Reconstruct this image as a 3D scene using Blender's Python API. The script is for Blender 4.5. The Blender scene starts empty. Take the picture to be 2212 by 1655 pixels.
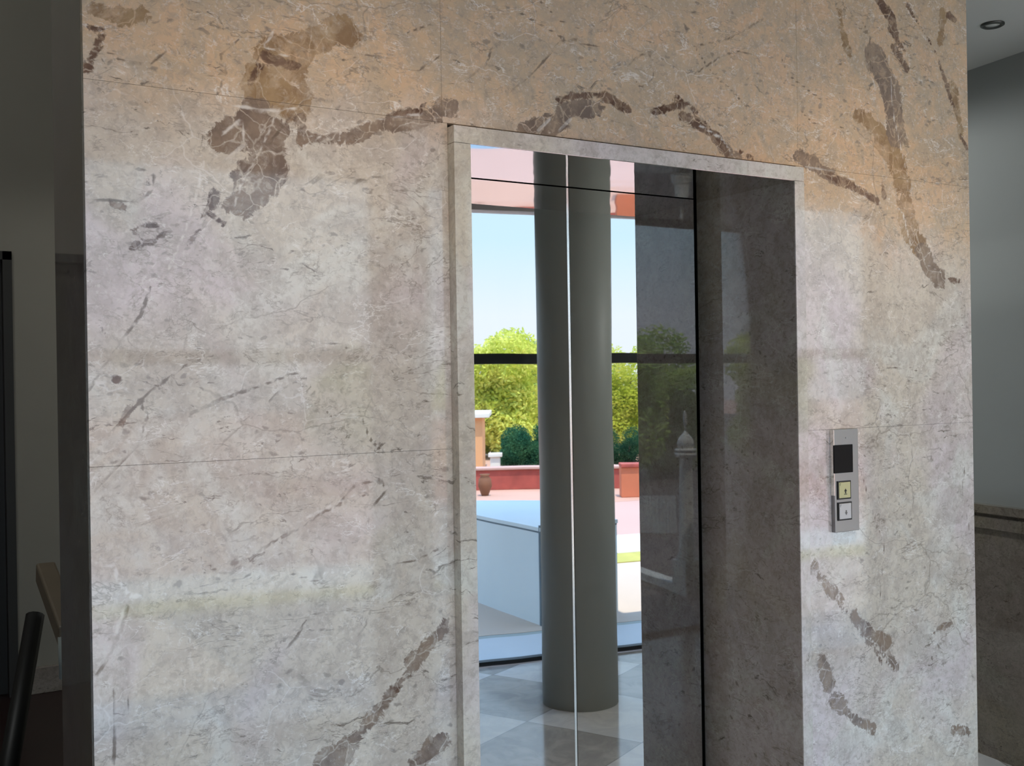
import bpy, bmesh, math, random
import numpy as np
from mathutils import Vector, Matrix
random.seed(7)
S = bpy.context.scene
COL = S.collection
D2R = math.pi/180
# ------------------------------------------------------------------ camera
EYE = 1.62
FPX, YAW, PITCH, ROLL = 2346.0, 0.5414, -0.0007, -0.0162
F = Vector((math.sin(YAW)*math.cos(PITCH), math.cos(YAW)*math.cos(PITCH), math.sin(PITCH)))
_R = Vector((math.cos(YAW), -math.sin(YAW), 0)); _U = _R.cross(F)
RR = _R*math.cos(ROLL) + _U*math.sin(ROLL); UU = _U*math.cos(ROLL) - _R*math.sin(ROLL)
cam_d = bpy.data.cameras.new('camera'); cam = bpy.data.objects.new('camera', cam_d); COL.objects.link(cam)
cam_d.sensor_width = 36; cam_d.lens = FPX/2212*36; cam_d.clip_start = 0.02; cam_d.clip_end = 500
M = Matrix.Identity(4)
for i in range(3):
    M[i][0] = RR[i]; M[i][1] = UU[i]; M[i][2] = -F[i]
M[0][3], M[1][3], M[2][3] = 0, 0, EYE
cam.matrix_world = M
S.camera = cam
# ------------------------------------------------------------------ sky, sun, exposure
S.view_settings.view_transform = 'Standard'; S.view_settings.look = 'None'
S.view_settings.gamma = 1; S.view_settings.use_curve_mapping = False
S.view_settings.exposure = 0.73
SKY_STRENGTH = 1.45
w = bpy.data.worlds.new('sky'); S.world = w; w.use_nodes = True
nt = w.node_tree; nt.nodes.clear()
tc = nt.nodes.new('ShaderNodeTexCoord'); sp = nt.nodes.new('ShaderNodeSeparateXYZ'); nt.links.new(tc.outputs['Generated'], sp.inputs[0])
cr = nt.nodes.new('ShaderNodeValToRGB'); nt.links.new(sp.outputs['Z'], cr.inputs[0])
e = cr.color_ramp.elements; e[0].position = 0.0; e[0].color = (.80, .83, .95, 1); e[1].position = 1; e[1].color = (.30, .52, .95, 1)
for p_, c_ in ((.06, (.78, .84, .98, 1)), (.13, (.60, .80, .98, 1)), (.4, (.5, .72, 1, 1))):
    n = e.new(p_); n.color = c_
bg = nt.nodes.new('ShaderNodeBackground'); bg.inputs[1].default_value = SKY_STRENGTH
mr = nt.nodes.new('ShaderNodeMapRange'); mr.interpolation_type = 'SMOOTHSTEP'; nt.links.new(sp.outputs['Z'], mr.inputs[0])
for i_, v_ in enumerate((.15, .75, SKY_STRENGTH, SKY_STRENGTH*2.2)): mr.inputs[1+i_].default_value = v_
nt.links.new(mr.outputs[0], bg.inputs[1])
out = nt.nodes.new('ShaderNodeOutputWorld'); nt.links.new(cr.outputs[0], bg.inputs[0]); nt.links.new(bg.outputs[0], out.inputs[0])
sd = bpy.data.lights.new('sun', 'SUN'); sd.energy = 5.4; sd.angle = .009; sd.color = (1, .93, .82)
so = bpy.data.objects.new('sun', sd); COL.objects.link(so)
so.rotation_euler = Vector((.22, -1.0, -3.3)).to_track_quat('-Z', 'Y').to_euler()
# ------------------------------------------------------------------ layout constants (metres)
WY = 1.937                       # face of the marble lift wall
SL, SR = .331, 2.664             # its left and right ends
OA, OB = 1.060, 1.960            # door opening
ZT = EYE+.480                    # head of the opening
DEEP = WY+.333                   # where the marble reveal ends
DY = WY+.290                     # plane of the doors
PR = .0277                       # how far the surround stands proud
OL, OR_, ZO = 1.0225, 1.993, EYE+.5147
Z1, Z2 = EYE+.524, EYE-.132      # slab joints
CEIL = 2.93
VX = OB-.048                     # right edge of the right door leaf
def ray(px, py):
    return F + RR*((px-1106)/FPX) + UU*((827.5-py)/FPX)
def on_y(px, py, y=WY):          # photo point -> point on a plane y = const
    r = ray(px, py); return r*(y/r.y) + Vector((0, 0, EYE))
def at_z(px, py, z):             # photo point -> point at depth z along the view
    return ray(px, py)*z + Vector((0, 0, EYE))
def refl(px, z, fold=1):         # place seen in the doors at column px, path depth z; fold=2: also off the reveal
    r = ray(px, 827)*z
    x = r.x if fold == 1 else 2*OB-r.x
    return (x, 2*DY-r.y)
BX = 2.6                         # the glass front bends here
def glass_y(x): return -.886+.189*(max(x, BX)-3.21)
GA = math.atan(.189)
# ------------------------------------------------------------------ helpers
def tag(o, label=None, cat=None, group=None, kind=None):
    if label: o['label'] = label
    if cat: o['category'] = cat
    if group: o['group'] = group
    if kind: o['kind'] = kind
    return o
def empty(name, loc, label, cat, group=None, rz=0):
    o = bpy.data.objects.new(name, None); COL.objects.link(o); o.location = loc; o.rotation_euler.z = rz
    o.empty_display_size = .1
    return tag(o, label, cat, group)
def obj(name, bm, mat, parent=None, smooth=False, kind=None, keep=False):
    me = bpy.data.meshes.new(name)
    if not keep: bmesh.ops.recalc_face_normals(bm, faces=bm.faces)
    bm.to_mesh(me); bm.free()
    if smooth:
        for p in me.polygons: p.use_smooth = True
    me.materials.append(mat)
    o = bpy.data.objects.new(name, me); COL.objects.link(o)
    if parent: o.parent = parent
    if kind: o['kind'] = kind
    return o
def box(bm, x0, x1, y0, y1, z0, z1, bev=0, mtx=None, seg=2):
    t = bmesh.new(); bmesh.ops.create_cube(t, size=1)
    for v in t.verts:
        v.co = Vector(((x0+x1)/2+v.co.x*(x1-x0), (y0+y1)/2+v.co.y*(y1-y0), (z0+z1)/2+v.co.z*(z1-z0)))
    if bev: bmesh.ops.bevel(t, geom=list(t.edges), offset=bev, segments=seg, profile=.5, affect='EDGES')
    if mtx: t.transform(mtx)
    me = bpy.data.meshes.new('t'); t.to_mesh(me); t.free(); bm.from_mesh(me); bpy.data.meshes.remove(me)
    return bm
def B(*a, **k): return box(bmesh.new(), *a, **k)
def lathe(bm, prof, seg=48, c=(0, 0)):
    rings = []
    for r, z in prof:
        rings.append([bm.verts.new((c[0]+max(r, 1e-5)*math.cos(2*math.pi*i/seg), c[1]+max(r, 1e-5)*math.sin(2*math.pi*i/seg), z)) for i in range(seg)])
    for a, b in zip(rings, rings[1:]):
        for i in range(seg): bm.faces.new((a[i], a[(i+1) % seg], b[(i+1) % seg], b[i]))
    bm.faces.new(rings[0][::-1]); bm.faces.new(rings[-1])
    return bm
def bar(bm, p, q, r, r2=None, seg=12, square=False):
    p, q = Vector(p), Vector(q); d = q-p; r2 = r if r2 is None else r2
    t = bmesh.new(); bmesh.ops.create_cone(t, cap_ends=True, segments=4 if square else seg, radius1=r, radius2=r2, depth=d.length)
    t.transform(Matrix.Translation((p+q)/2) @ d.to_track_quat('Z', 'Y').to_matrix().to_4x4())
    me = bpy.data.meshes.new('t'); t.to_mesh(me); t.free(); bm.from_mesh(me); bpy.data.meshes.remove(me)
    return bm
def prism(bm, pts, z0, z1):
    a = [bm.verts.new((x, y, z0)) for x, y in pts]; b = [bm.verts.new((x, y, z1)) for x, y in pts]
    bm.faces.new(a[::-1]); bm.faces.new(b)
    for i in range(len(pts)):
        j = (i+1) % len(pts); bm.faces.new((a[i], a[j], b[j], b[i]))
    return bm
# ------------------------------------------------------------------ materials
class NT:
    def __init__(s, name):
        s.m = bpy.data.materials.new(name); s.m.use_nodes = True; s.t = s.m.node_tree; s.t.nodes.clear()
        s.out = s.n('ShaderNodeOutputMaterial'); s.co = s.n('ShaderNodeTexCoord').outputs['Object']
    def n(s, k, **kw):
        x = s.t.nodes.new(k)
        for a, b in kw.items(): setattr(x, a, b)
        return x
    def put(s, sock, v):
        if hasattr(v, 'is_output'): s.t.links.new(v, sock)
        else: sock.default_value = v
    def math(s, op, a, b=0, c=None, clamp=False):
        x = s.n('ShaderNodeMath', operation=op, use_clamp=clamp); s.put(x.inputs[0], a); s.put(x.inputs[1], b)
        if c is not None: s.put(x.inputs[2], c)
        return x.outputs[0]
    def step(s, v, a, b, lo=0., hi=1.):
        x = s.n('ShaderNodeMapRange', interpolation_type='SMOOTHSTEP'); s.put(x.inputs[0], v)
        for i, q in enumerate((a, b, lo, hi)): x.inputs[1+i].default_value = q
        return x.outputs[0]
    def vmap(s, scale=(1, 1, 1), rot=(0, 0, 0), src=None, off=(0, 0, 0)):
        x = s.n('ShaderNodeMapping'); s.put(x.inputs[0], src or s.co); x.inputs[1].default_value = off
        x.inputs[2].default_value = rot; x.inputs[3].default_value = scale
        return x.outputs[0]
    def noise(s, sc, det=4, rough=.55, dist=0, src=None, lac=2.0):
        x = s.n('ShaderNodeTexNoise'); s.put(x.inputs['Vector'], src or s.co)
        x.inputs['Scale'].default_value = sc; x.inputs['Detail'].default_value = det
        x.inputs['Roughness'].default_value = rough; x.inputs['Distortion'].default_value = dist; x.inputs['Lacunarity'].default_value = lac
        return x.outputs[0]
    def vor(s, sc, src=None, feat='DISTANCE_TO_EDGE'):
        x = s.n('ShaderNodeTexVoronoi', feature=feat); s.put(x.inputs['Vector'], src or s.co); x.inputs['Scale'].default_value = sc
        return x.outputs['Distance']
    def warp(s, sc, amt, src=None):
        x = s.n('ShaderNodeTexNoise'); s.put(x.inputs['Vector'], src or s.co); x.inputs['Scale'].default_value = sc; x.inputs['Detail'].default_value = 4
        a = s.n('ShaderNodeVectorMath', operation='SUBTRACT'); s.put(a.inputs[0], x.outputs['Color']); a.inputs[1].default_value = (.5, .5, .5)
        b = s.n('ShaderNodeVectorMath', operation='SCALE'); s.put(b.inputs[0], a.outputs[0]); b.inputs['Scale'].default_value = amt
        c = s.n('ShaderNodeVectorMath', operation='ADD'); s.put(c.inputs[0], src or s.co); s.put(c.inputs[1], b.outputs[0])
        return c.outputs[0]
    def mix(s, f, a, b, blend='MIX'):
        x = s.n('ShaderNodeMix', data_type='RGBA', blend_type=blend); s.put(x.inputs[0], f)
        s.put(x.inputs[6], (*a, 1) if isinstance(a, tuple) else a); s.put(x.inputs[7], (*b, 1) if isinstance(b, tuple) else b)
        return x.outputs[2]
    def attr(s, name): return s.n('ShaderNodeAttribute', attribute_name=name).outputs['Fac']
    def pr(s, col, rough=.5, metal=0., spec=.5, bump=None, bstr=.2, bdist=.01, emit=None):
        p = s.n('ShaderNodeBsdfPrincipled'); s.put(p.inputs['Base Color'], (*col, 1) if isinstance(col, tuple) else col)
        s.put(p.inputs['Roughness'], rough); p.inputs['Metallic'].default_value = metal; p.inputs['Specular IOR Level'].default_value = spec
        if bump is not None:
            b = s.n('ShaderNodeBump'); s.put(b.inputs['Height'], bump); b.inputs['Strength'].default_value = bstr; b.inputs['Distance'].default_value = bdist
            s.t.links.new(b.outputs[0], p.inputs['Normal'])
        if emit: p.inputs['Emission Color'].default_value = (*emit[0], 1); p.inputs['Emission Strength'].default_value = emit[1]
        s.t.links.new(p.outputs[0], s.out.inputs[0]); return s.m
def srgb(r, g, b):
    f = lambda v: (v/255/12.92) if v <= 10 else ((v/255+.055)/1.055)**2.4
    return (f(r), f(g), f(b))
def plain(name, rgb, rough=.5, metal=0., var=.08, sc=6., spec=.5, bump=0):
    t = NT(name); n = t.noise(sc, 5)
    c = srgb(*rgb); d = tuple(v*(1-var*2) for v in c); u = tuple(min(1, v*(1+var)) for v in c)
    h = t.noise(sc*8, 3) if bump else None
    return t.pr(t.mix(n, d, u), rough, metal, spec, bump=h, bstr=bump or .1)

def marble(name, veins, tint=(1, 1, 1), amount=1.0, gloss=.05, spec=.55):
    t = NT(name)
    wp = t.warp(3.0, .22)
    big = t.noise(2.2, 3, .5, .6, src=t.vmap(off=(3, 1, 7)))
    mid = t.noise(9, 6, .62, 1.2, src=wp)
    fine = t.noise(70, 6, .7, .6)
    lilac = srgb(219, 208, 209); beige = srgb(217, 208, 194); pale = srgb(224, 224, 217)
    c = t.mix(t.step(big, .40, .60), lilac, beige)
    c = t.mix(t.step(t.noise(4.2, 4, .6, .8, src=t.vmap(off=(9, 2, 4))), .5, .68, 0, .75), c, pale)
    if veins:
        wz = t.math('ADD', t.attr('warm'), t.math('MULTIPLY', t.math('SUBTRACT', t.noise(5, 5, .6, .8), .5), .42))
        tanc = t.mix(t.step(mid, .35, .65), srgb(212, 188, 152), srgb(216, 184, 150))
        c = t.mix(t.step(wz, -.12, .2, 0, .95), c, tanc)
    # cloudy mottling
    c = t.mix(t.step(mid, .36, .60, .40, 0), c, srgb(168, 156, 148))
    c = t.mix(t.step(fine, .45, .66, 0, .42), c, srgb(160, 150, 140), 'MIX')
    c = t.mix(t.step(t.noise(120, 3, .6), .56, .7, 0, .35), c, srgb(235, 232, 226))
    # short dark flecks, stretched along the bedding of the stone
    rot = t.vmap((9, 9, 32), (0, .6, 0), src=t.warp(8, .10))
    fl = t.noise(1.5, 6, .72, .9, src=rot); fl2 = t.noise(5, 3, .5)
    c = t.mix(t.math('MULTIPLY', t.step(fl, .60, .66), t.step(fl2, .42, .6, .15, .85)), c, srgb(118, 108, 98))
    # hairline cracks
    for sc, w_, k, col, off in ((2.6, .009, .5, (140, 128, 116), (0, 0, 0)), (5.6, .012, .4, (246, 243, 240), (2, 8, 4))):
        v = t.vor(sc, src=t.vmap((1, 1, 1.5), (0, .5, 0), src=t.warp(7, .13), off=off))
        gate = t.step(t.noise(sc*1.1, 3, .5, src=t.vmap(off=off)), .50, .62)
        c = t.mix(t.math('MULTIPLY', t.step(v, 0., w_, k*amount, 0.), gate), c, srgb(*col))
    # small grey ticks
    for sc, off, k in ((34, (0, 0, 0), .62), (52, (3, 1, 6), .5)):
        tv = t.vor(sc, src=t.vmap((.55, 1, 1.15), (0, .7, 0), src=t.warp(30, .035, src=t.vmap(off=off))), feat='F1')
        gt = t.step(t.noise(6, 4, .6, src=t.vmap(off=(off[2], 2, 5))), .46, .60)
        c = t.mix(t.math('MULTIPLY', t.step(tv, .10, .21, k*amount, 0), gt), c, srgb(134, 124, 116))
    # broken hair veins: thin ridges of stretched noise
    for sc, st, rt, w_, k, col, off, g0 in ((3.2, 2.6, .75, .010, .60, (132, 120, 108), (1, 0, 2), .50), (6.5, 2.2, -.35, .012, .50, (146, 134, 122), (5, 3, 1), .52), (12, 1.9, .8, .022, .50, (150, 140, 130), (6, 4, 9), .50),
                                  (9, 2.4, .5, .016, .55, (248, 246, 242), (7, 2, 3), .50), (22, 1.8, .3, .030, .24, (244, 240, 235), (2, 5, 3), .48)):
        v = t.noise(sc, 5, .62, .5, src=t.vmap((1, 1, st), (0, rt, 0), off=off))
        v = t.math('ABSOLUTE', t.math('SUBTRACT', v, .5))
        gate = t.step(t.noise(sc*1.7, 3, .6, src=t.vmap(off=(off[1], 4, off[0]))), g0, g0+.10)
        c = t.mix(t.math('MULTIPLY', t.step(v, 0., w_, k*amount, 0.), gate), c, srgb(*col))
    if veins:
        nz = t.math('SUBTRACT', t.noise(34, 6, .68, .8), .5); nb = t.math('SUBTRACT', t.noise(11, 4, .6), .5); nl = t.math('SUBTRACT', t.noise(7, 3, .55, .6, src=t.vmap(off=(4, 4, 1))), .5)
        jit = t.math('ADD', t.math('ADD', t.math('MULTIPLY', nz, .050), t.math('MULTIPLY', nb, .040)), t.math('ADD', t.math('MULTIPLY', nl, .024), -.0025))
        jit_f = t.math('ADD', t.math('MULTIPLY', nz, .030), t.math('MULTIPLY', nb, .024))
        web = t.step(t.vor(17, src=t.warp(12, .07)), .004, .032)
        web2 = t.step(t.noise(26, 5, .7, 1.5), .38, .5)
        for a, hi, lo in (('ochre', srgb(172, 146, 112), srgb(144, 117, 88)), ('taupe', srgb(150, 132, 116), srgb(122, 106, 96)), ('umber', srgb(128, 104, 88), srgb(92, 68, 56))):
            d = t.math('ADD', t.attr(a), jit_f if a == 'umber' else jit)
            m_ = t.step(d, -.0022, .0016, 1, 0)
            m_ = t.math('MULTIPLY', m_, t.math('ADD', t.math('MULTIPLY', web, .6), t.math('MULTIPLY', web2, .38)))
            m_ = t.math('MULTIPLY', m_, t.step(t.noise(13, 5, .65, 1.0, src=t.vmap(off=(8, 1, 6))), .36, .52, .5 if a == 'ochre' else .8, 1))
            vc = t.mix(t.step(t.noise(20, 4, .6), .35, .65), hi, lo)
            c = t.mix(m_, c, vc)
            edge = t.step(t.math('ABSOLUTE', d), 0, .0022, .35, 0)
            c = t.mix(edge, c, lo)
        jt = t.math('ADD', t.math('MULTIPLY', nz, .006), t.math('MULTIPLY', nb, .006))
        d = t.math('ADD', t.attr('crack'), jt)
        c = t.mix(t.math('MULTIPLY', t.step(d, -.0006, .0020, .8, 0), t.step(t.noise(18, 3), .38, .56, .3, 1)), c, srgb(112, 98, 86))
        d = t.math('ADD', t.attr('pale'), jt)
        c = t.mix(t.step(d, -.001, .003, .7, 0), c, srgb(240, 236, 230))
        d = t.math('ABSOLUTE', t.math('ADD', t.attr('umber'), t.math('MULTIPLY', nz, .05)))
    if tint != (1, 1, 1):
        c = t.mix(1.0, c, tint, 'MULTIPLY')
    return t.pr(c, gloss, 0, spec)

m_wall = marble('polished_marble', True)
m_trim = marble('pale_marble', False, tint=(.98, 1.0, .97), amount=.25)
m_reveal = marble('shaded_reveal_marble', False, tint=(.60, .575, .525), amount=1.0, gloss=.012, spec=1.0)  # marble darkened: the shade on the opening's side is in the tint
m_return = marble('shaded_return_marble', False, tint=(.36, .32, .27), amount=1.0, gloss=.04)  # tint carries the shade on the wall's end faces
def steel(name, tone, rough=.02, wav=.0):
    t = NT(name)
    h = t.noise(1.0, 2, src=t.vmap((3.2, 3.2, 1.1)))
    return t.pr(tone, rough, 1.0, .5, bump=h if wav else None, bstr=wav, bdist=.01)
m_mirror = steel('mirror_steel', (.50, .50, .495), .012, .035)
m_soffit = steel('soffit_steel', (.70, .67, .64), .03, .12)
m_edge = steel('bright_steel_edge', (.86, .85, .80), .18)
m_plate = steel('brushed_plate_steel', (.33, .33, .33), .34)
m_black = plain('black_void', (8, 7, 6), .8, var=0)
m_alu = plain('black_aluminium', (16, 18, 20), .45, var=.02)
m_plaster = plain('grey_plaster', (176, 180, 178), .65, var=.03, sc=2)
m_hall = plain('hall_plaster', (140, 134, 122), .6, var=.05, sc=3)
m_ceil = plain('ceiling_paint', (214, 214, 208), .8, var=.02, sc=2)
m_lintel = plain('rose_beige_paint', (200, 186, 182), .6, var=.04, sc=3)
m_colp = plain('column_paint', (172, 173, 166), .5, var=.04, sc=2)
m_dark = plain('dark_door_paint', (52, 50, 46), .45, var=.06, sc=3)
m_redfloor = plain('dark_red_floor', (40, 22, 19), .35, var=.2, sc=4)
m_dado = marble('dado_marble', False, tint=(.40, .38, .33), amount=1.0)
def mk_glass():
    t = NT('window_glass'); tr = t.n('ShaderNodeBsdfTransparent'); tr.inputs[0].default_value = (.93, .965, .97, 1)
    gl = t.n('ShaderNodeBsdfGlossy'); gl.inputs['Roughness'].default_value = .0
    fr = t.n('ShaderNodeFresnel'); fr.inputs[0].default_value = 1.45
    mx = t.n('ShaderNodeMixShader'); t.put(mx.inputs[0], fr.outputs[0]); t.t.links.new(tr.outputs[0], mx.inputs[1]); t.t.links.new(gl.outputs[0], mx.inputs[2])
    t.t.links.new(mx.outputs[0], t.out.inputs[0]); return t.m
m_glass = mk_glass()
def mk_floor():
    t = NT('floor_tiles')
    v = t.vmap((1, 1, 1), (0, 0, .45))
    br = t.n('ShaderNodeTexChecker'); t.put(br.inputs[0], v); br.inputs['Scale'].default_value = 1.65
    sp = t.n('ShaderNodeSeparateXYZ'); t.put(sp.inputs[0], v)
    def joint(o):
        a = t.math('FRACT', t.math('MULTIPLY', o, 1.65)); b = t.math('ABSOLUTE', t.math('SUBTRACT', a, .5))
        return t.math('GREATER_THAN', b, .4955)
    g = t.math('MAXIMUM', joint(sp.outputs[0]), joint(sp.outputs[1]))
    n = t.noise(5, 5, .6, 1.5)
    ca = t.mix(t.step(n, .35, .65), srgb(236, 236, 236), srgb(218, 220, 222)); cb = t.mix(t.step(n, .35, .65), srgb(196, 194, 190), srgb(170, 168, 166))
    c = t.mix(br.outputs['Fac'], ca, cb); c = t.mix(t.math('MULTIPLY', g, .6), c, srgb(110, 108, 105))
    return t.pr(c, .12, 0, .6)
m_floor = mk_floor()
# ------------------------------------------------------------------ marble lift wall
# veins of the stone: (kind, half width in mm, points on the wall)
VE = [
 ('ochre', 24, [(590,118),(640,112),(700,85),(745,66)]), ('ochre', 34, [(575,185),(620,190),(632,215)]), ('ochre', 22, [(600,150),(640,140)]),
 ('ochre', 8, [(200,15),(240,35)]), ('ochre', 12, [(262,38),(300,28)]),
 ('taupe', 30, [(1890,120),(1925,200),(1935,290)]), ('ochre', 26, [(1905,300),(1940,350),(1950,400)]), ('ochre', 27, [(1955,440),(1965,500),(1985,530)]),
 ('taupe', 20, [(1990,540),(2010,580),(2030,600)]), ('ochre', 8, [(1815,20),(1818,60),(1835,120)]), ('ochre', 20, [(1860,250),(1900,280)]),
 ('ochre', 10, [(2040,20),(2030,90)]), ('ochre', 9, [(2060,190),(2075,290)]),
 ('taupe', 20, [(488,300),(500,285)]), ('taupe', 24, [(545,270),(590,285)]), ('taupe', 30, [(572,320),(580,350),(568,385)]), ('taupe', 24, [(530,380),(545,415),(515,440)]),
 ('taupe', 14, [(540,245),(560,235)]), ('taupe', 9, [(470,420),(440,470)]),
 ('taupe', 10, [(655,305),(700,300),(760,290),(820,275)]), ('taupe', 12, [(800,278),(850,262),(900,255)]), ('taupe', 12, [(920,250),(980,230)]), ('taupe', 9, [(650,258),(655,290)]),
 ('taupe', 10, [(1130,280),(1180,262)]), ('taupe', 12, [(1185,285),(1215,268)]), ('taupe', 9, [(1215,238),(1290,234)]),
 ('taupe', 13, [(1725,338),(1760,358),(1800,385)]), ('taupe', 8, [(1560,318),(1600,342)]), 
 ('taupe', 10, [(965,1345),(920,1405),(875,1455)]), ('taupe', 9, [(870,1460),(830,1520),(790,1570),(745,1615)]), ('taupe', 14, [(740,1625),(700,1655)]), ('taupe', 14, [(958,1600),(930,1620),(900,1660)]),
 ('taupe', 8, [(1760,1225),(1790,1270),(1815,1300)]), ('taupe', 13, [(1845,1330),(1880,1370),(1915,1390)]), ('taupe', 10, [(1775,1430),(1790,1480)]), ('taupe', 9, [(1800,1510),(1850,1560),(1885,1575)]),
 ('taupe', 7, [(1895,1385),(1935,1440)]), ('taupe', 7, [(2020,1365),(2050,1345)]), ('taupe', 8, [(2060,1575),(2090,1580)]),
 ('umber', 4, [(1205,215),(1250,205),(1290,205),(1310,210)]), ('umber', 8, [(1305,205),(1335,225),(1355,236)]), ('umber', 6, [(1412,240),(1450,232),(1475,225)]), ('umber', 5, [(1460,210),(1490,228),(1505,240)]),
 ('umber', 9, [(1475,250),(1520,275)]), ('umber', 8, [(1520,275),(1550,300),(1570,330)]), ('umber', 5, [(1600,330),(1625,344)]),
 ('umber', 9, [(1790,378),(1830,398),(1880,425),(1895,435)]), ('umber', 6, [(1905,400),(1912,425)]),
 ('umber', 14, [(1895,-5),(1925,40),(1935,80)]), ('umber', 9, [(1920,60),(1955,110)]), ('umber', 10, [(1930,100),(1960,150)]), ('umber', 9, [(2050,30),(2062,45)]),
 ('umber', 4, [(1960,10),(1990,60),(2020,110),(2040,170),(2060,230)]), ('umber', 4, [(540,180),(560,140),(575,110)]), ('umber', 5, [(2040,600),(2072,608)]), ('umber', 5, [(2075,290),(2088,320)]),
 ('umber', 5, [(195,60),(225,65)]), ('umber', 4, [(218,80),(205,110),(190,150)]), ('umber', 6, [(575,128),(610,135),(645,145)]), ('umber', 5, [(452,425),(455,455),(430,500),(402,530)]), ('umber', 4, [(408,528),(425,505)]), ('umber', 5, [(455,465),(482,485)]),
 ('umber', 6, [(290,500),(300,520),(285,535),(320,525),(350,505)]), ('umber', 4, [(300,490),(340,488)]), ('umber', 6, [(240,438),(268,448)]),
 ('umber', 5, [(220,705),(235,730)]), ('umber', 4, [(285,880),(262,910)]), ('umber', 5, [(250,820),(255,822)]), ('umber', 5, [(905,240),(850,250)]),
 ('umber', 4, [(840,1480),(860,1490)]), ('umber', 4, [(1815,1310),(1830,1325)]), ('umber', 4, [(1890,1400),(1905,1435)]),
 ('crack', 2, [(1415,110),(1380,120),(1352,148),(1365,165),(1385,190),(1410,170),(1415,140),(1400,115)]),
 ('crack', 2, [(190,845),(225,790),(260,740),(305,680),(325,620)]), ('crack', 3, [(405,897),(480,862),(560,835),(620,812),(645,805)]), ('crack', 2, [(580,870),(610,840),(660,815),(700,880),(715,900)]),
 ('crack', 2, [(240,935),(290,880),(325,845),(400,790),(470,765)]), ('crack', 2, [(205,1060),(250,1010),(300,960),(318,900),(300,860)]), ('crack', 3, [(432,1205),(458,1228),(492,1242),(520,1225)]), ('crack', 2, [(545,1200),(600,1165),(650,1140),(700,1105),(790,1070)]),
 ('crack', 3, [(190,435),(240,432),(290,440),(325,415),(335,378),(300,365),(262,345)]), ('crack', 2, [(735,1085),(765,1050),(820,1035),(835,1060),(800,1100),(790,1160),(805,1240)]), ('crack', 3, [(245,1655),(250,1560),(248,1490)]),
 ('crack', 3, [(205,1465),(235,1420),(262,1360),(275,1310)]), ('crack', 2, [(268,1480),(285,1560)]), ('crack', 2, [(470,205),(490,150),(475,120),(515,85)]), ('crack', 2, [(230,110),(270,135),(320,140),(360,110)]), ('crack', 2, [(410,165),(450,165),(490,155)]),
 ('crack', 2, [(685,405),(740,395),(830,380),(900,350)]), ('crack', 2, [(690,440),(780,390),(835,380)]), ('crack', 3, [(1010,170),(1050,140),(1063,105)]), ('crack', 2, [(1165,0),(1210,45),(1250,60)]), ('crack', 2, [(1110,20),(1180,60),(1240,95),(1310,100)]),
 ('crack', 2, [(1500,100),(1570,85),(1605,68),(1650,40)]), ('crack', 2, [(1655,200),(1672,235),(1690,245)]), ('crack', 2, [(1505,110),(1545,165),(1580,195),(1630,250)]), ('crack', 2, [(1725,235),(1755,265),(1810,270),(1840,290)]), ('crack', 2, [(1690,130),(1700,160),(1780,220)]),
 ('crack', 2, [(1500,160),(1560,120),(1600,110),(1640,125)]), ('crack', 2, [(740,130),(790,120),(850,125),(870,150),(900,155),(960,115)]), ('crack', 2, [(1100,200),(1150,160),(1210,90),(1260,80)]), ('crack', 2, [(880,70),(940,50),(1000,60)]),
 ('crack', 2, [(560,335),(590,300),(640,235),(720,165)]), ('crack', 2, [(1900,1300),(1910,1180),(1880,1090),(1860,1020)]), ('crack', 2, [(1870,745),(1900,800),(1960,790),(2030,830),(2060,900)]), ('crack', 2, [(1860,40),(1880,80),(1875,120),(1885,150)]), ('crack', 2, [(1835,40),(1862,65),(1890,85)]),
 ('crack', 2, [(2085,1000),(2078,1060),(2095,1150)]), ('crack', 2, [(640,1180),(560,1220),(700,1260)]), ('crack', 2, [(660,1340),(640,1380),(620,1400)]), ('crack', 2, [(770,1380),(790,1350),(800,1320)]), ('crack', 2, [(950,1185),(900,1210),(850,1220)]),
 ('crack', 2, [(690,740),(740,745),(780,775)]), ('crack', 2, [(780,900),(800,950),(830,980)]), ('crack', 2, [(650,830),(680,870),(710,895)]),
 ('pale', 3, [(205,1218),(245,1222),(258,1260),(280,1285),(302,1290)]), ('pale', 2, [(500,225),(560,240),(640,235)]), ('pale', 2, [(480,290),(520,260),(530,310),(490,345)]), ('pale', 2, [(440,350),(425,420),(400,500),(365,580)]), ('pale', 1, [(600,240),(560,330),(520,400),(490,500)]),
 ('pale', 1, [(590,70),(570,100),(640,130)]), ('pale', 2, [(490,1115),(520,1095)]), ('pale', 1, [(640,1130),(720,1090),(810,1050)]), ('pale', 1, [(1880,1570),(1930,1620),(1970,1655)]), ('pale', 2, [(2020,1650),(2060,1640),(2075,1600),(2050,1560)]), ('pale', 1, [(1860,1560),(1900,1640)]),
 ('pale', 2, [(1160,285),(1190,255)]), ('pale', 2, [(1205,285),(1235,255)]), ('pale', 2, [(1590,345),(1560,300),(1510,270)]), ('pale', 1, [(650,320),(700,290),(800,260),(920,245)]), ('pale', 1, [(1740,360),(1800,370),(1870,400)]),
 ('pale', 1, [(1980,520),(2000,570),(2050,600)]), ('pale', 2, [(1920,430),(1950,460),(1970,540)]), ('pale', 1, [(1920,120),(1930,250),(1960,380)]), ('pale', 2, [(1880,1380),(1900,1400),(1930,1450)]), ('pale', 2, [(240,1290),(270,1310),(250,1370)]),
]
KINDS = ('ochre', 'taupe', 'umber', 'crack', 'pale')
SEG = {k: [] for k in KINDS}
for k, hw, pts in VE:
    q = [on_y(*p) for p in pts]
    for a, b in zip(q, q[1:]): SEG[k].append((a.x, a.z, b.x, b.z, hw/1000*(1.1 if k in ('ochre', 'taupe', 'umber') else .8)))
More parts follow.
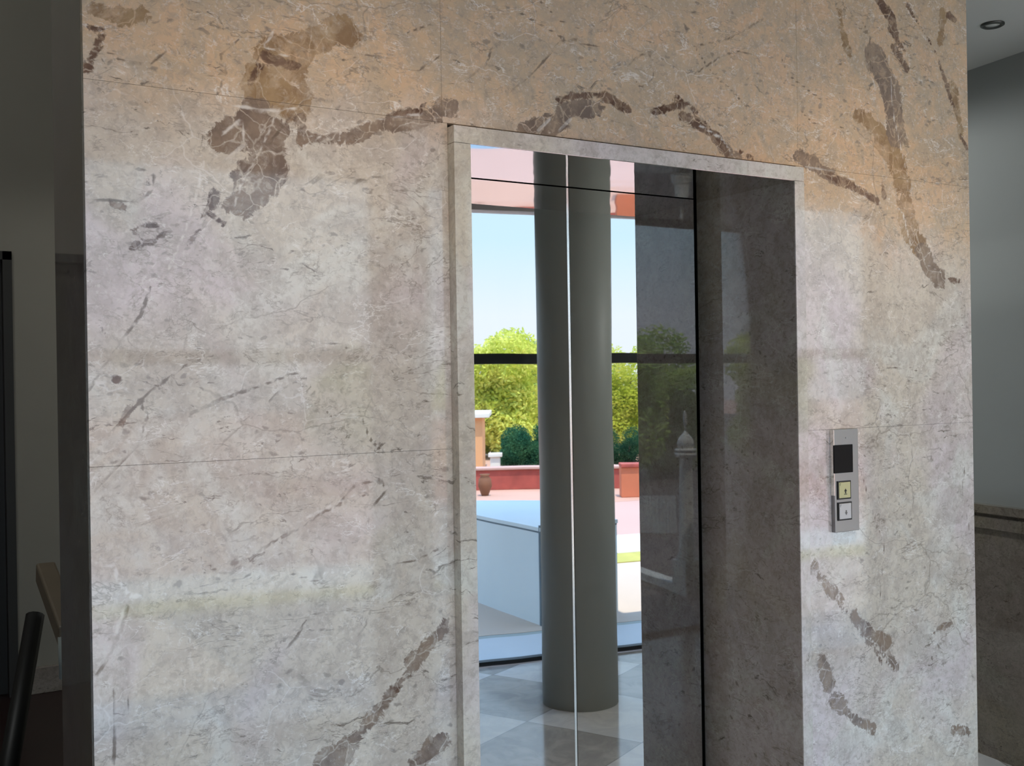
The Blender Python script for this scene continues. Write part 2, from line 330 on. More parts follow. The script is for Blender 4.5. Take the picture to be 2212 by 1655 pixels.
def fields(P):
    """signed distance from every vertex (x, z) to each family of veins"""
    out = {}
    for k in KINDS:
        best = np.full(len(P), 1.0)
        for x0, z0, x1, z1, hw in SEG[k]:
            d = np.array([x1-x0, z1-z0]); L = max(1e-9, d@d)
            t = np.clip(((P[:, 0]-x0)*d[0]+(P[:, 1]-z0)*d[1])/L, 0, 1)
            dd = np.hypot(P[:, 0]-x0-t*d[0], P[:, 1]-z0-t*d[1])-hw
            best = np.minimum(best, dd)
        out[k] = best
    # upper course: tan stone, with part of the warm lamp glow in its colour
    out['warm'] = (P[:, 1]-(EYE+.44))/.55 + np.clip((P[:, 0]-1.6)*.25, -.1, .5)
    return out
def slab(x0, x1, z0, z1, parent, y0=WY, th=.02, step=.008):
    g = .0003
    x0 += g; x1 -= g; z0 += g; z1 -= g
    nx = max(1, int((x1-x0)/step)); nz = max(1, int((z1-z0)/step))
    X, Z = np.meshgrid(np.linspace(x0, x1, nx+1), np.linspace(z0, z1, nz+1))
    V = np.stack([X.ravel(), np.full(X.size, y0), Z.ravel()], 1)
    i = np.arange(nz)[:, None]*(nx+1)+np.arange(nx)[None, :]
    Fq = np.stack([i, i+1, i+nx+2, i+nx+1], -1).reshape(-1, 4)
    nV = len(V)
    back = np.array([[x0, y0+th, z0], [x1, y0+th, z0], [x1, y0+th, z1], [x0, y0+th, z1]])
    c = [0, nx, (nz+1)*(nx+1)-1, nz*(nx+1)]
    sides = [[c[a], nV+a, nV+b, c[b]] for a, b in ((0, 1), (1, 2), (2, 3), (3, 0))]
    me = bpy.data.meshes.new('marble_slab')
    me.from_pydata(np.vstack([V, back]).tolist(), [], Fq.tolist()+sides+[[nV+3, nV+2, nV+1, nV]])
    P = np.vstack([V, back])[:, [0, 2]]
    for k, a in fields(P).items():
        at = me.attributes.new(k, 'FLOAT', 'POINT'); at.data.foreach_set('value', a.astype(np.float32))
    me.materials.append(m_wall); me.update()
    o = bpy.data.objects.new('marble_slab', me); COL.objects.link(o); o.parent = parent
    return o
bm = bmesh.new()
for a in ((SL+.004, OL+.02, 0, CEIL), (OR_-.02, SR-.004, 0, CEIL), (OL+.02, OR_-.02, ZO-.015, CEIL)):
    box(bm, a[0], a[1], WY+.021, DEEP, a[2], a[3])
wall = obj('wall_front', bm, m_dark, kind='structure')
JX = on_y(1722, 200).x
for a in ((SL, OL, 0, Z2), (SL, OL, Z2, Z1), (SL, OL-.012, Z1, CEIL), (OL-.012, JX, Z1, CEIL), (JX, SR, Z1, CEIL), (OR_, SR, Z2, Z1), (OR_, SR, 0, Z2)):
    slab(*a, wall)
# left return of the wall and right end
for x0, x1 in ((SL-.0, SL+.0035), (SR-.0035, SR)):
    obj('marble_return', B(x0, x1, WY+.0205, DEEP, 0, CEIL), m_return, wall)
# surround standing proud of the wall
tr = bmesh.new()
obj_tr = obj('trim_1', prism(tr, [(OL, WY-PR), (OA, WY-PR), (OA, WY+.02), (OL, WY+.02)], 0, ZT), m_trim, kind='structure')
obj('trim_jamb', B(OB+.001, OR_, WY-PR, WY+.02, 0, ZT), m_trim, obj_tr)
obj('trim_head', B(OL, OR_, WY-PR, WY+.02, ZT+.001, ZO), m_trim, obj_tr)
# reveals and polished soffit
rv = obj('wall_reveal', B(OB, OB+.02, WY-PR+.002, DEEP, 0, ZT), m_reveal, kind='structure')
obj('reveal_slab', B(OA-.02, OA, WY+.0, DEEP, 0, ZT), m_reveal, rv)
obj('soffit_panel', B(OA, OB, WY-PR+.002, DEEP, ZT, ZT+.012), m_soffit, rv)
# dark shaft behind
bm = bmesh.new()
box(bm, OA-.1, OA-.02, DEEP, 4.0, 0, CEIL); box(bm, OB+.02, OB+.1, DEEP, 4.0, 0, CEIL); box(bm, OA-.1, OB+.1, 3.9, 4.0, 0, CEIL)
box(bm, OA-.02, OB+.02, DEEP, DEEP+.06, ZT-.0, CEIL)
obj('wall_shaft', bm, m_black, kind='structure')
# ------------------------------------------------------------------ lift doors
MIDX = (OA+OB)/2
def leaf(name, x0, x1, edge_x):
    d = obj(name, B(x0, x1, DY, DY+.03, .008, ZT-.0018), m_mirror, kind='structure')
    s = 1 if edge_x > (x0+x1)/2 else -1
    bm = bmesh.new(); lathe(bm, [(.0027, .008), (.0027, ZT-.0018)], 20, (edge_x+s*.0030, DY+.0026))
    obj('leading_edge', bm, m_edge, d, smooth=False)
    return d
leaf('door_1', OA+.004, MIDX-.0065, MIDX-.0065)
leaf('door_2', MIDX+.0025, VX, MIDX+.0025)
# ------------------------------------------------------------------ room
def gl_box(x0, x1, d0, d1, z0, z1, bev=0):      # box along the glass line; d measured outwards
    c, s = math.cos(GA), math.sin(GA)
    m = Matrix.Translation((3.21, -.886, 0)) @ Matrix.Rotation(GA, 4, 'Z')
    return ((x0-3.21)/c, (x1-3.21)/c, -d1, -d0, z0, z1, bev, m)
GB = glass_y(BX)
FR = [(-6, GB), (BX, GB), (8, glass_y(8))]
FRO = [(-6, GB-.02), (BX, GB-.02), (8, glass_y(8)-.15)]
XW1, HEAD = 5.2, 2.60
obj('floor', prism(bmesh.new(), FR+[(8, 3.0), (-6, 3.0)], -.1, 0), m_floor, kind='structure')
obj('floor_hall', prism(bmesh.new(), [(-6, 3.0), (2.4, 3.0), (2.4, 7.2), (-6, 7.2)], -.1, 0), m_redfloor, kind='structure')
obj('floor_passage', prism(bmesh.new(), [(2.4, 3.0), (8, 3.0), (8, 7.2), (2.4, 7.2)], -.1, 0), m_floor, kind='structure')
obj('ceiling', prism(bmesh.new(), FRO+[(8, 7.4), (2.4, 7.4), (2.4, 2.45), (-6, 2.45)], CEIL, CEIL+.12), m_ceil, kind='structure')
HC = 4.3
obj('ceiling_hall', B(-6, 2.4, 2.35, 7.4, HC, HC+.1), m_ceil, kind='structure')
obj('wall_hall_upstand', prism(bmesh.new(), [(-6, 2.35), (2.5, 2.35), (2.5, 7.3), (2.4, 7.3), (2.4, 2.45), (-6, 2.45)], CEIL+.12, HC), m_hall, kind='structure')
mt = gl_box(0, 0, 0, 0, 0, 0)[7]
bm = box(bmesh.new(), *gl_box(BX, 8, -.02, .10, HEAD, CEIL)[:6], mtx=mt); box(bm, -6, BX, GB-.02, GB+.02, HEAD, CEIL)
obj('wall_rear', bm, m_lintel, kind='structure')
bm = bmesh.new(); box(bm, *gl_box(XW1, 8, -.02, .18, 0, HEAD)[:6], mtx=mt); box(bm, -6, -1.8, GB-.02, GB+.02, 0, HEAD)
obj('wall_rear_sides', bm, m_plaster, kind='structure')
obj('wall_rear_pier', B(2.20, 2.43, GB-.02, GB+.06, 0, HEAD), m_plaster, kind='structure')
def window(name, x0, x1, muls, bent):
    def bx(bm, a0, a1, d0, d1, z0, z1):
        if bent: return box(bm, *gl_box(a0, a1, d0, d1, z0, z1)[:6], mtx=mt)
        return box(bm, a0, a1, GB-d1+.055, GB-d0+.055, z0, z1)
    bm = bmesh.new(); bx(bm, x0, x1, .03, .08, 0, .024); bx(bm, x0, x1, .03, .08, 1.725, 1.785)
    win = obj(name, bm, m_alu, kind='structure')
    for x in muls: obj('mullion', bx(bmesh.new(), x-.03, x+.03, .03, .08, .024, HEAD), m_alu, win)
    xs = [x0]+muls[1:-1]+[x1]
    for a, b in zip(xs, xs[1:]):
        for z0, z1 in ((.024, 1.725), (1.785, HEAD)):
            q = gl_box(a+.03, b-.03, .055, .055, z0, z1); bm = bmesh.new()
            if bent: v4 = [mt @ Vector((q[i], q[2], z)) for i, z in ((0, z0), (1, z0), (1, z1), (0, z1))]
            else: v4 = [(x, GB, z) for x, z in ((a+.03, z0), (b-.03, z0), (b-.03, z1), (a+.03, z1))]
            bm.faces.new([bm.verts.new(v) for v in v4]); obj('pane', bm, m_glass, win)
window('window_1', BX, XW1, [BX+.03, 3.45, XW1-.03], True)
window('window_2', -1.8, 2.20, [-1.77, .35, 2.17], False)
# unseen canopy added over the terrace to shade the plinth
obj('added_shade_canopy', prism(bmesh.new(), [(1.6, -.9), (4.3, -.55), (4.8, -2.6), (1.6, -3.3)], CEIL+.121, CEIL+.26), m_ceil, kind='structure')
# side walls and the hall behind
obj('wall_left', B(-6.1, -6, -1.0, 7.2, 0, HC), m_hall, kind='structure')
obj('wall_right', B(8, 8.1, -.2, 7.2, 0, CEIL), m_plaster, kind='structure')
DX0, DX1, DH = -.62, on_y(30, 900, 6.3).x, 2.355
bm = bmesh.new(); box(bm, -6, DX0, 6.3, 6.45, 0, CEIL); box(bm, DX1, 8, 6.3, 6.45, 0, CEIL); box(bm, DX0, DX1, 6.3, 6.45, DH, CEIL); box(bm, -6, 2.4, 6.3, 6.45, CEIL, HC)
obj('wall_back', bm, m_hall, kind='structure')
dd = obj('door_3', B(DX0+.04, DX1-.04, 6.36, 6.41, 0, DH-.04, bev=.004), m_dark, kind='structure')
bm = bmesh.new(); box(bm, DX0, DX0+.045, 6.28, 6.44, 0, DH); box(bm, DX1-.045, DX1, 6.28, 6.44, 0, DH); box(bm, DX0, DX1, 6.28, 6.44, DH-.045, DH)
obj('door_frame', bm, m_dark, dd)
bm = bmesh.new(); box(bm, DX1, 8, 6.27, 6.3, 0, .14, bev=.004); box(bm, -6, DX0, 6.27, 6.3, 0, .14, bev=.004)
obj('baseboard_back', bm, m_dado, kind='structure')
# side hall wall seen beyond the right end of the lift wall
P0 = at_z(2158, 827, 4.55)
ang = 7.8*D2R
dv = Vector((math.sin(ang), math.cos(ang), 0)); nv = Vector((dv.y, -dv.x, 0))
A0 = Vector((P0.x, P0.y, 0))-dv*.8; A1 = Vector((P0.x, P0.y, 0))+dv*3.2
def strip(off, th, z0, z1, a=A0, b=A1): return prism(bmesh.new(), [tuple((p+nv*q)[:2]) for p, q in ((a, off), (b, off), (b, off+th), (a, off+th))], z0, z1)
obj('wall_side', strip(.0, .2, 0, CEIL), m_plaster, kind='structure')
wz = (at_z(2158, 1092, 4.55)).z
t_ = obj('trim_2', strip(-.02, .02, 0, wz-.10), m_dado, kind='structure')
obj('dado_rail', strip(-.045, .045, wz-.035, wz), m_dado, t_)
obj('dado_rail', strip(-.035, .035, wz-.10, wz-.05), m_dado, t_)
obj('dado_rail', strip(-.025, .025, wz-.05, wz-.035), m_dado, t_)
obj('wall_side_front', B(A0.x+.2, 8, A0.y, A0.y+.15, 0, CEIL), m_plaster, kind='structure')
# ------------------------------------------------------------------ ceiling lights
m_lampw = NT('warm_lamp').pr((1, .9, .75), .4, emit=((1, .72, .42), 6))
m_lampoff = plain('lamp_glass', (215, 215, 208), .3, var=.02)
m_ring = plain('grey_ring', (92, 94, 90), .4, metal=.6, var=.02)
def downlight(x, y, r, label, lit, group=None, power=20, zc=None):
    zc = zc or CEIL
    t = empty('ceiling_downlight', (x, y, zc), label, 'ceiling light', group)
    bm = bmesh.new(); seg = 40; prof = [(r, 0), (r, -.006), (r*.82, -.010), (r*.72, -.002), (r*.66, -.001)]
    rings = [[bm.verts.new((a*math.cos(2*math.pi*i/seg), a*math.sin(2*math.pi*i/seg), z)) for i in range(seg)] for a, z in prof]
    for a, b in zip(rings, rings[1:]):
        for i in range(seg): bm.faces.new((a[i], a[(i+1) % seg], b[(i+1) % seg], b[i]))
    obj('trim_ring', bm, m_ring, t, smooth=True)
    obj('lamp', lathe(bmesh.new(), [(0, -.001), (r*.64, -.001), (r*.6, -.004), (r*.2, -.007), (0, -.007)], 32), m_lampw if lit else m_lampoff, t, smooth=True)
    if lit:
        l = bpy.data.lights.new('downlight', 'SPOT'); l.energy = power; l.color = (1, .72, .46); l.spot_size = 104*D2R; l.spot_blend = 1; l.shadow_soft_size = .04
        lo = bpy.data.objects.new('downlight_beam', l); COL.objects.link(lo); lo.location = (x, y, CEIL-.03)
    return t
p = at_z(2144, 54, (CEIL-EYE)*FPX/(811-54))
downlight(p.x, p.y, .042, 'small round recessed spotlight in the grey ceiling right of the marble wall', False)
for i, x in enumerate((.76, 2.22)):
    downlight(x, 1.36, .05, ('warm recessed ceiling spotlight above left of the lift doors', 'warm recessed ceiling spotlight above the call panel')[i], True, 'warm spotlights washing the marble wall', 23)
def fill_lamp(x, y, e, label, zc=CEIL):  # unseen fill lamps added to brighten the dark hall, lobby and passage
    t = downlight(x, y, .05, label, False, 'added neutral fill spotlights', zc=zc)
    l = bpy.data.lights.new('fill_light', 'SPOT'); l.energy = e; l.color = (.96, 1, .98); l.spot_size = 178*D2R; l.spot_blend = .15; l.shadow_soft_size = .06
    lo = bpy.data.objects.new('fill_beam', l); COL.objects.link(lo); lo.location = (x, y, zc-.03)
fill_lamp(-.6, 4.0, 38, 'added unseen fill spotlight in the dim hall behind the left end of the wall', HC)
fill_lamp(5.6, 1.2, 90, 'added unseen fill spotlight above the lobby far to the right')
fill_lamp(3.3, 4.6, 52, 'added unseen fill spotlight in the passage behind the lift')
# ------------------------------------------------------------------ call panel
a = on_y(1796, 930); b = on_y(1845, 1145)
px0, px1 = on_y(1795, 1040).x, on_y(1847, 1040).x
pz1, pz0 = on_y(1820, 927).z, on_y(1822, 1147).z
cx = (px0+px1)/2; TH = .012
cp = empty('lift_call_panel', (cx, WY, pz0), 'tall brushed steel call panel with black display and two square buttons right of the lift', 'call panel')
W2 = (px1-px0)/2; H = pz1-pz0
obj('faceplate', B(-W2, W2, -TH, 0, 0, H, bev=.0012), m_plate, cp)
obj('side_highlight', B(-W2-.0022, -W2, -TH-.001, 0, H*.36, H, bev=.0006), m_edge, cp)  # bright strip stands in for the highlight on the panel's upper left side
def L(px, py):
    q = on_y(px, py, WY-TH); return q.x-cx, q.z-pz0
m_disp = plain('black_display', (5, 6, 8), .3, var=0, spec=.15)
x0, z1 = L(1800, 962); x1, z0 = L(1842, 1020)
obj('display', B(x0, x1, -TH-.002, -TH+.002, z0, z1, bev=.0015), m_disp, cp)['label'] = 'black display screen'
m_gasket = plain('black_bezel', (14, 12, 12), .4, var=0)
m_b1 = plain('cream_button', (206, 200, 150), .3, var=.03); m_b2 = plain('silver_button', (208, 206, 206), .25, var=.05)
m_ink = plain('engraving_ink', (30, 28, 24), .5, var=0); m_ink2 = plain('grey_ink', (110, 108, 106), .5, var=0)
def arrow(bm, cx_, cz_, s, up):
    k = 1 if up else -1; y = -TH-.0048
    def poly(pts):
        f = [bm.verts.new((cx_+px*s, y, cz_+pz*s*k)) for px, pz in pts]; g = [bm.verts.new((cx_+px*s, y+.0015, cz_+pz*s*k)) for px, pz in pts]
        bm.faces.new(f); bm.faces.new(g[::-1])
        for i in range(len(pts)): j = (i+1) % len(pts); bm.faces.new((f[i], f[j], g[j], g[i]))
    poly([(-.5, 0), (.5, 0), (0, .75)]); poly([(-.18, -.6), (.18, -.6), (.18, 0), (-.18, 0)]); 
    return bm
for (u0, v0, u1, v1, mb, mi, up, lb) in ((1808, 1040, 1837, 1077, m_b1, m_ink, True, 'upper button, cream yellow'), (1809, 1086, 1839, 1122, m_b2, m_ink2, False, 'lower button, silver white')):
    x0, z1 = L(u0, v0); x1, z0 = L(u1, v1); f_ = .0034
    bt = obj('button', B(x0+f_, x1-f_, -TH-.004, -TH+.001, z0+f_, z1-f_, bev=.001), mb, cp); bt['label'] = lb
    bz = bmesh.new()
    for q in ((x0, x1, z0, z0+f_), (x0, x1, z1-f_, z1), (x0, x0+f_, z0+f_, z1-f_), (x1-f_, x1, z0+f_, z1-f_)): box(bz, q[0], q[1], -TH-.0025, -TH+.001, q[2], q[3])
    obj('bezel', bz, m_gasket, bt)
    mx, mz = (x0+x1)/2, (z0+z1)/2; bm = arrow(bmesh.new(), mx+.002, mz-.003, .009, up)
    if up: box(bm, mx-.003, mx+.007, -TH-.0048, -TH-.0038, mz-.0112, mz-.0098)
    obj('arrow_symbol', bm, mi, bt)
    bm = bmesh.new()
    for ix, iz in ((0, 0), (1, 0), (0, 1), (0, 2)): bmesh.ops.create_icosphere(bm, subdivisions=2, radius=.0008, matrix=Matrix.Translation((x0+.0065+ix*.0022, -TH-.0042, z1-.0062-iz*.0024)))
    obj('braille_dots', bm, mi, bt)
sx, sz = 0, H-.022
obj('screw', lathe(bmesh.new(), [(0, 0), (.0022, 0), (.0022, .0008), (0, .001)], 16), m_plate, cp).matrix_local = Matrix.Translation((sx, -TH, sz)) @ Matrix.Rotation(math.pi/2, 4, 'X')
# ------------------------------------------------------------------ round column
cxy = refl(1242, 5.5)
colm = empty('round_column', (cxy[0], cxy[1], 0), 'smooth grey round column standing before the glass, mirrored in the lift doors', 'column')
obj('shaft', lathe(bmesh.new(), [(.190, .0), (.190, CEIL)], 96), m_colp, colm, smooth=True)
for o in colm.children:
    for pl in o.data.polygons: pl.use_smooth = abs(pl.normal.z) < .5
# ------------------------------------------------------------------ hall handrail at the far left
m_tan = plain('tan_timber', (128, 112, 92), .5, var=.12); m_dkt = plain('dark_timber', (22, 20, 18), .5, var=.1); m_whp = plain('white_enamel', (170, 174, 166), .4, var=.03)
q0, q1, q2, q3 = at_z(98, 1235, 3.6), at_z(150, 1375, 3.2), at_z(76, 1330, 3.6), at_z(22, 1640, 3.3)
hz = .0
hr = empty('handrail', (q2.x, q2.y, 0), 'sloping tan handrail with dark leaning strut, in the dim hall left of the marble wall', 'handrail')
off = -Vector((q2.x, q2.y, 0))
d_ = q1-q0
m = Matrix.Translation((q0+q1)/2+off) @ d_.to_track_quat('X', 'Z').to_matrix().to_4x4()
obj('rail', box(bmesh.new(), -d_.length/2, d_.length/2, -.03, .03, -.035, .035, bev=.008, mtx=m), m_tan, hr)
fl = q2+(q3-q2)*((q2.z-0)/(q2.z-q3.z))
obj('strut', bar(bmesh.new(), q2+off, fl+off, .03, .03), m_dkt, hr, smooth=True)
obj('rail_end', lathe(bmesh.new(), [(.0, q1.z-.13), (.03, q1.z-.12), (.032, q1.z), (.0, q1.z+.01)], 24, (q1.x+off.x, q1.y+off.y)), m_whp, hr, smooth=True)
obj('newel_post', bar(bmesh.new(), (q1.x+off.x, q1.y+off.y, 0), (q1.x+off.x, q1.y+off.y, q1.z-.12), .018), m_dkt, hr, smooth=True)
# ------------------------------------------------------------------ terrace outside
m_pavb = plain('blue_grey_paving', (196, 200, 204), .55, var=.05, sc=2, bump=.1)
m_pavg = plain('grey_green_paving', (160, 168, 164), .7, var=.06, sc=2, bump=.1)
m_cream = plain('cream_paving', (196, 178, 162), .8, var=.05, sc=.8, bump=.1)
m_pink = plain('pink_paving', (190, 154, 142), .8, var=.06, sc=.5, bump=.1)
m_whitest = plain('white_stone', (232, 228, 216), .6, var=.03, sc=1)
m_box = plain('white_render', (214, 220, 220), .6, var=.03, sc=2)
m_brick = plain('red_brick', (176, 84, 72), .8, var=.3, sc=5)
m_verge = plain('rosy_soil', (192, 150, 130), .85, var=.1, sc=1)
m_shadepave = plain('shade_dark_paving', (88, 76, 70), .7, var=.15, sc=2)
m_orange = plain('orange_red_soil', (206, 120, 84), .85, var=.2, sc=1.5)
def turf():
    t = NT('dry_turf'); return t.pr(t.mix(t.noise(6, 6), srgb(150, 150, 70), srgb(196, 184, 100)), .9)
m_turf = turf()
def band(name, d0, d1, z0, z1, mat, x0=-40, x1=60):
    a = gl_box(x0, x1, d0, d1, z0, z1); return obj(name, box(bmesh.new(), *a[:6], mtx=mt), mat, kind='structure')
def depth_out(px, z):
    x, y = refl(px, z); return (glass_y(x)-y)*math.cos(GA)
def dz(py, px=1360): return depth_out(px, EYE*FPX/(py-823.5))
band('terrace_strip', .085, dz(1371, 1100), -.12, -.002, m_pavb, -12, 20)
band('terrace_paving', dz(1371, 1100), dz(1342), -.12, -.006, m_pavg, -12, 20)
band('forecourt', dz(1342), dz(1215), -.12, -.004, m_cream)
band('turf_strip', dz(1215), dz(1196), -.12, .004, m_turf)
band('stone_kerb', dz(1196), dz(1158), -.12, .012, m_whitest)
band('road', dz(1158), dz(1083), -.12, -.004, m_pink)
band('earth_verge', dz(1083), 60, -.12, -.002, m_verge, -60, 80)
obj('shade_ground', B(-30, .15, GB-32.0, GB-.03, -.11, .02), m_shadepave, kind='structure')  # dark brown slab stands in for shaded ground behind the domed post
# low white box planter on the terrace
bxp = [(3.87, -1.66), (3.95, -3.9), (4.39, -3.40), (4.85, -3.00), (4.55, -1.72)]
ctr = (4.3, -2.4)
pb = empty('terrace_plinth', (ctr[0], ctr[1], 0), 'low white rendered plinth on the terrace, mirrored at left of the lift doors', 'plinth')
sh = lambda k: [((x-ctr[0])*k, (y-ctr[1])*k) for x, y in bxp]
obj('body', prism(bmesh.new(), sh(1), -.004, .607), m_box, pb)
obj('coping', prism(bmesh.new(), sh(1.012), .62, .645), m_box, pb)
m_joint = plain('slate_joint', (92, 106, 114), .6, var=.03)
obj('shadow_joint', prism(bmesh.new(), sh(1.001), .607, .62), m_joint, pb)
jx_, jy_ = sh(1.002)[0]
obj('corner_bead', B(jx_-.004, jx_+.016, jy_-.012, jy_+.006, -.004, .66), m_joint, pb)
# low red brick wall and things near it
def wall_at(name, px0, px1, z, h, th, mat, label, cat, capm=None, fold=1, zb=-.002, caph=.05):
    a = Vector((*refl(px0, z, fold), 0)); b = Vector((*refl(px1, z, fold), 0)); c = (a+b)/2; d = b-a; L_ = d.length
    t = empty(name, (c.x, c.y, zb), label, cat, rz=math.atan2(d.y, d.x))
    return t, L_
t, L_ = wall_at('brick_wall', 940, 1330, 16.5, .3, .2, m_brick, 'long low red brick wall across the road, mirrored in the lift doors', 'wall')
bm = B(-L_/2-3, L_/2+.2, -.12, .12, 0, .30, bev=.01); obj('brickwork', bm, m_brick, t)
obj('coping', B(-L_/2-3.05, L_/2+.25, -.15, .15, .30, .34, bev=.01), m_pink, t)
t, L_ = wall_at('brick_wall', 1335, 1470, 15.2, .3, .2, m_brick, 'orange red brick wall right of the mirrored column, below the trees', 'wall')
obj('brickwork', B(-L_/2, L_/2+4, -.12, .12, 0, .42, bev=.01), m_orange, t); obj('coping', B(-L_/2, L_/2+4, -.15, .15, .42, .47, bev=.01), m_brick, t)
t, L_ = wall_at('stucco_outbuilding', 900, 1045, 20.2, 1, 1, m_cream, 'small peach stucco outbuilding with flat white roof at the far left of the mirrored garden', 'building')
m_peach = plain('peach_stucco', (226, 170, 120), .8, var=.05, sc=1)
obj('walls', B(-L_/2, L_/2, -1.0, 1.0, 0, 1.0), m_peach, t); obj('roof_slab', B(-L_/2-.1, L_/2+.12, -1.1, 1.1, 1.0, 1.08, bev=.01), m_whitest, t)
t, L_ = wall_at('white_gate_post', 1058, 1078, 17.6, 1, 1, m_whitest, 'squat white gate post beside the peach outbuilding', 'gate post')
obj('post', B(-L_/2, L_/2, -.1, .1, 0, .42, bev=.01), m_whitest, t); obj('cap', B(-L_/2-.03, L_/2+.03, -.13, .13, .42, .48, bev=.01), m_whitest, t)
ux, uy = refl(1046, 15.6)
t = empty('clay_urn', (ux, uy, -.002), 'brown clay urn standing before the low brick wall', 'urn')
m_clay = plain('brown_clay', (128, 84, 56), .7, var=.15)
obj('urn_body', lathe(bmesh.new(), [(0, 0), (.05, 0), (.06, .03), (.10, .14), (.09, .24), (.055, .28), (.075, .31), (.06, .31), (.045, .28), (0, .2)], 32), m_clay, t, smooth=True)
# trees
def foliage(seed, h, wd, n):
    rnd = random.Random(seed); V = []; Fc = []
    cl = [(rnd.uniform(-.5, .5)*wd, rnd.uniform(-.5, .5)*wd, h*rnd.uniform(.16, .86), wd*rnd.uniform(.2, .34)) for _ in range(16)]
    for i in range(n):
        cxx, cyy, czz, r = rnd.choice(cl); th, ph = rnd.uniform(0, 6.283), math.acos(rnd.uniform(-1, 1)); rr = r*rnd.uniform(.6, 1.05)
        q = Vector((cxx+rr*math.sin(ph)*math.cos(th), cyy+rr*math.sin(ph)*math.sin(th), max(.08, czz+rr*math.cos(ph))))
        a = Vector((rnd.gauss(0, 1), rnd.gauss(0, 1), rnd.gauss(0, 1))).normalized(); b = a.orthogonal().normalized(); s = rnd.uniform(.035, .075)
        k = len(V); V += [q-a*s, q+b*s*.45, q+a*s, q-b*s*.45]; Fc.append((k, k+1, k+2, k+3))
    me = bpy.data.meshes.new('foliage'); me.from_pydata([tuple(v) for v in V], [], Fc); return me
def leafmat(name, a, b):
    t = NT(name); n = t.noise(1.6, 4); c = t.mix(t.step(n, .35, .65), srgb(*a), srgb(*b))
    d = t.n('ShaderNodeBsdfDiffuse'); t.put(d.inputs[0], c); tr_ = t.n('ShaderNodeBsdfTranslucent'); t.put(tr_.inputs[0], c)
    mx = t.n('ShaderNodeMixShader'); mx.inputs[0].default_value = .35; t.t.links.new(d.outputs[0], mx.inputs[1]); t.t.links.new(tr_.outputs[0], mx.inputs[2]); t.t.links.new(mx.outputs[0], t.out.inputs[0]); return t.m
m_leafy = leafmat('yellow_green_leaf', (200, 210, 90), (224, 226, 124)); m_leafg = leafmat('mid_green_leaf', (140, 168, 80), (184, 196, 104)); m_leafd = leafmat('deep_green_leaf', (44, 92, 70), (78, 122, 84))
m_bark = plain('bark', (96, 76, 58), .9, var=.2)
fm = []
for i, mt_ in enumerate((m_leafy, m_leafg, m_leafd)):
    me = foliage(30+i, 2.7, 2.1, 30000); me.materials.append(mt_); fm.append(me)
tb = bmesh.new(); bar(tb, (0, 0, 0), (.05, 0, 1.5), .09, .06, 10)
for a_ in (.4, 2.3, 4.4): bar(tb, (.03, 0, 1.0), (.5*math.cos(a_), .5*math.sin(a_), 2.0), .045, .02, 8)
tme = bpy.data.meshes.new('trunk'); tb.to_mesh(tme); tb.free(); tme.materials.append(m_bark)
trees = [ # px, depth, kind, scale, fold, label
 (1035, 23.5, 0, 1.08, 1, 'bright yellow green tree mirrored left of the column, above the dark bush'),
 (1345, 25, 0, .98, 1, 'yellow green tree mirrored right of the column, above the orange wall'),
 (1590, 26, 1, .95, 1, 'mid green tree beyond the right end of the mirrored garden'),
 (740, 25, 1, 1.0, 1, 'mid green tree beyond the left end of the mirrored garden'),
 (1215, 31, 1, 1.2, 1, 'mid green tree set back behind the mirrored column'),
 (1148, 17.9, 2, .40, 1, 'rounded dark green bush mirrored between the peach outbuilding and the column'),
 (1352, 18.8, 2, .34, 1, 'small dark green bush mirrored right of the column'),
 (1415, 18, 1, 1.0, 2, 'dim tree mirrored at the left of the polished door reveal'),
 (1720, 20, 0, 1.0, 2, 'dim tree far to the left of the terrace, beyond the picket fence')]
def tree(x, y, kind, s, label, rz):
    t = empty('bush' if s < .6 else 'tree', (x, y, -.003), label, 'bush' if s < .6 else 'tree', 'trees beyond the forecourt', rz)
    for nm, me in (('foliage', fm[kind]), ('trunk', tme)):
        o = bpy.data.objects.new(nm, me); COL.objects.link(o); o.parent = t
    t.scale = (s*.86, s*.86, s*.86)
for i, (px, z, k, s, fo, lb) in enumerate(trees): tree(*refl(px, z, fo), k, s, lb, i*1.3)
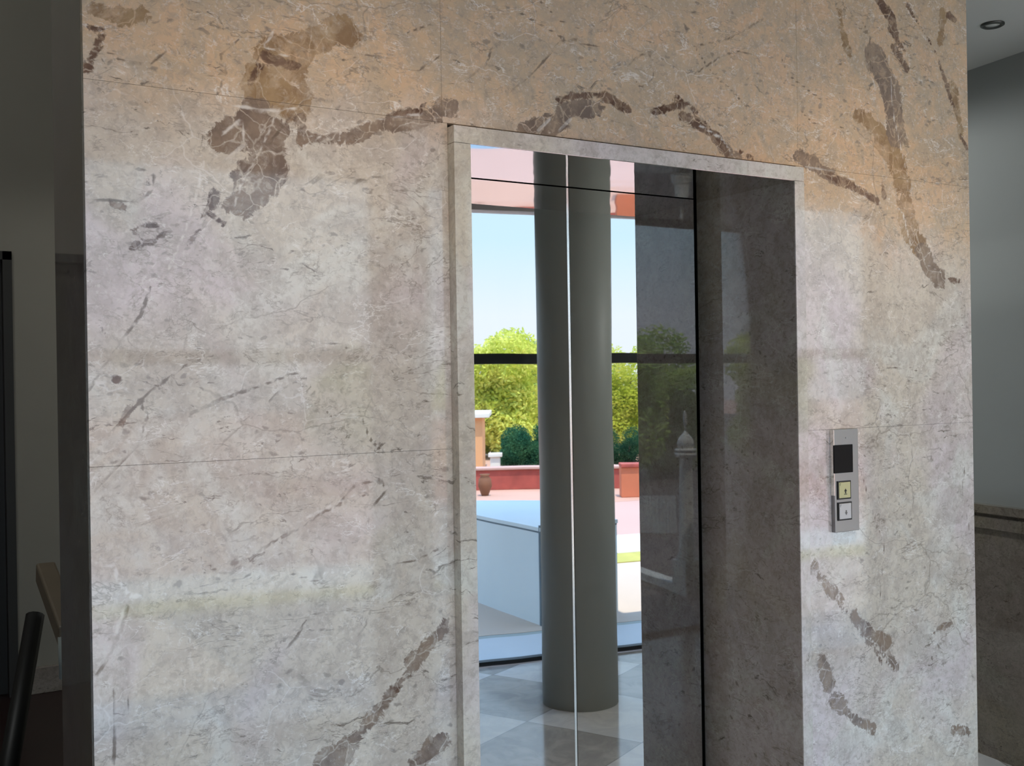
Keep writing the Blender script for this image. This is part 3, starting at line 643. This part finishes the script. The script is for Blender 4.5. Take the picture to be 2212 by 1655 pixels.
# ------------------------------------------------------------------ domed post, kerb and fence seen through the reveal's polish
mx_, my_ = refl(1478, 8.1, 2)
mp = empty('domed_post', (mx_, my_, .02), 'slender white ornamental post with dome and spire, mirrored beside the dark door gap', 'ornamental post')
obj('pedestal', prism(bmesh.new(), [(-.075, -.075), (.075, -.075), (.075, .075), (-.075, .075)], 0, .26), m_whitest, mp)
obj('shaft', lathe(bmesh.new(), [(.062, .26), (.066, .28), (.055, .31), (.048, .9), (.046, 1.0), (.056, 1.02)], 32), m_whitest, mp, smooth=True)
obj('balcony_ring', lathe(bmesh.new(), [(.05, 1.01), (.078, 1.03), (.078, 1.05), (.06, 1.055), (.078, 1.06), (.078, 1.08), (.055, 1.085)], 32), m_whitest, mp, smooth=True)
obj('dome', lathe(bmesh.new(), [(.055, 1.085), (.062, 1.12), (.052, 1.16), (.028, 1.185), (.012, 1.205), (.008, 1.21)], 32), m_whitest, mp, smooth=True)
obj('spire', lathe(bmesh.new(), [(.008, 1.21), (.006, 1.25), (.013, 1.27), (.014, 1.33), (.004, 1.36), (.001, 1.37)], 24), m_whitest, mp, smooth=True)
k0 = Vector((mx_, my_, 0)); k1 = Vector((*refl(1385, 8.75, 2), 0)); dk = (k1-k0); ek = k0+dk*2.2
c = (k0+ek)/2
kb = empty('white_kerb', (c.x, c.y, .02), 'low white kerb leading away from the domed post', 'kerb', rz=math.atan2(dk.y, dk.x))
Lk = (ek-k0).length
obj('kerb_stone', B(-Lk/2+.09, Lk/2, -.06, .06, 0, .07, bev=.008), m_whitest, kb)
f0, f1 = Vector((*refl(1372, 11.4, 2), 0)), Vector((*refl(1458, 11.3, 2), 0)); dfv = f1-f0; c = (f0+f1)/2; Lf = dfv.length
fe = empty('picket_fence', (c.x, c.y, .02), 'low white picket fence behind the domed post', 'fence', rz=math.atan2(dfv.y, dfv.x))
obj('rail', B(-Lf/2, Lf/2, -.012, .012, .07, .10), m_whitest, fe); obj('rail', B(-Lf/2, Lf/2, -.012, .012, .30, .33), m_whitest, fe)
pm = B(-.011, .011, -.02, -.008, .0, .39, bev=.002); pme = bpy.data.meshes.new('picket'); pm.to_mesh(pme); pm.free(); pme.materials.append(m_whitest)
for i in range(12):
    o = bpy.data.objects.new('picket', pme); COL.objects.link(o); o.parent = fe; o.location.x = -Lf/2+.02+i*(Lf-.04)/11
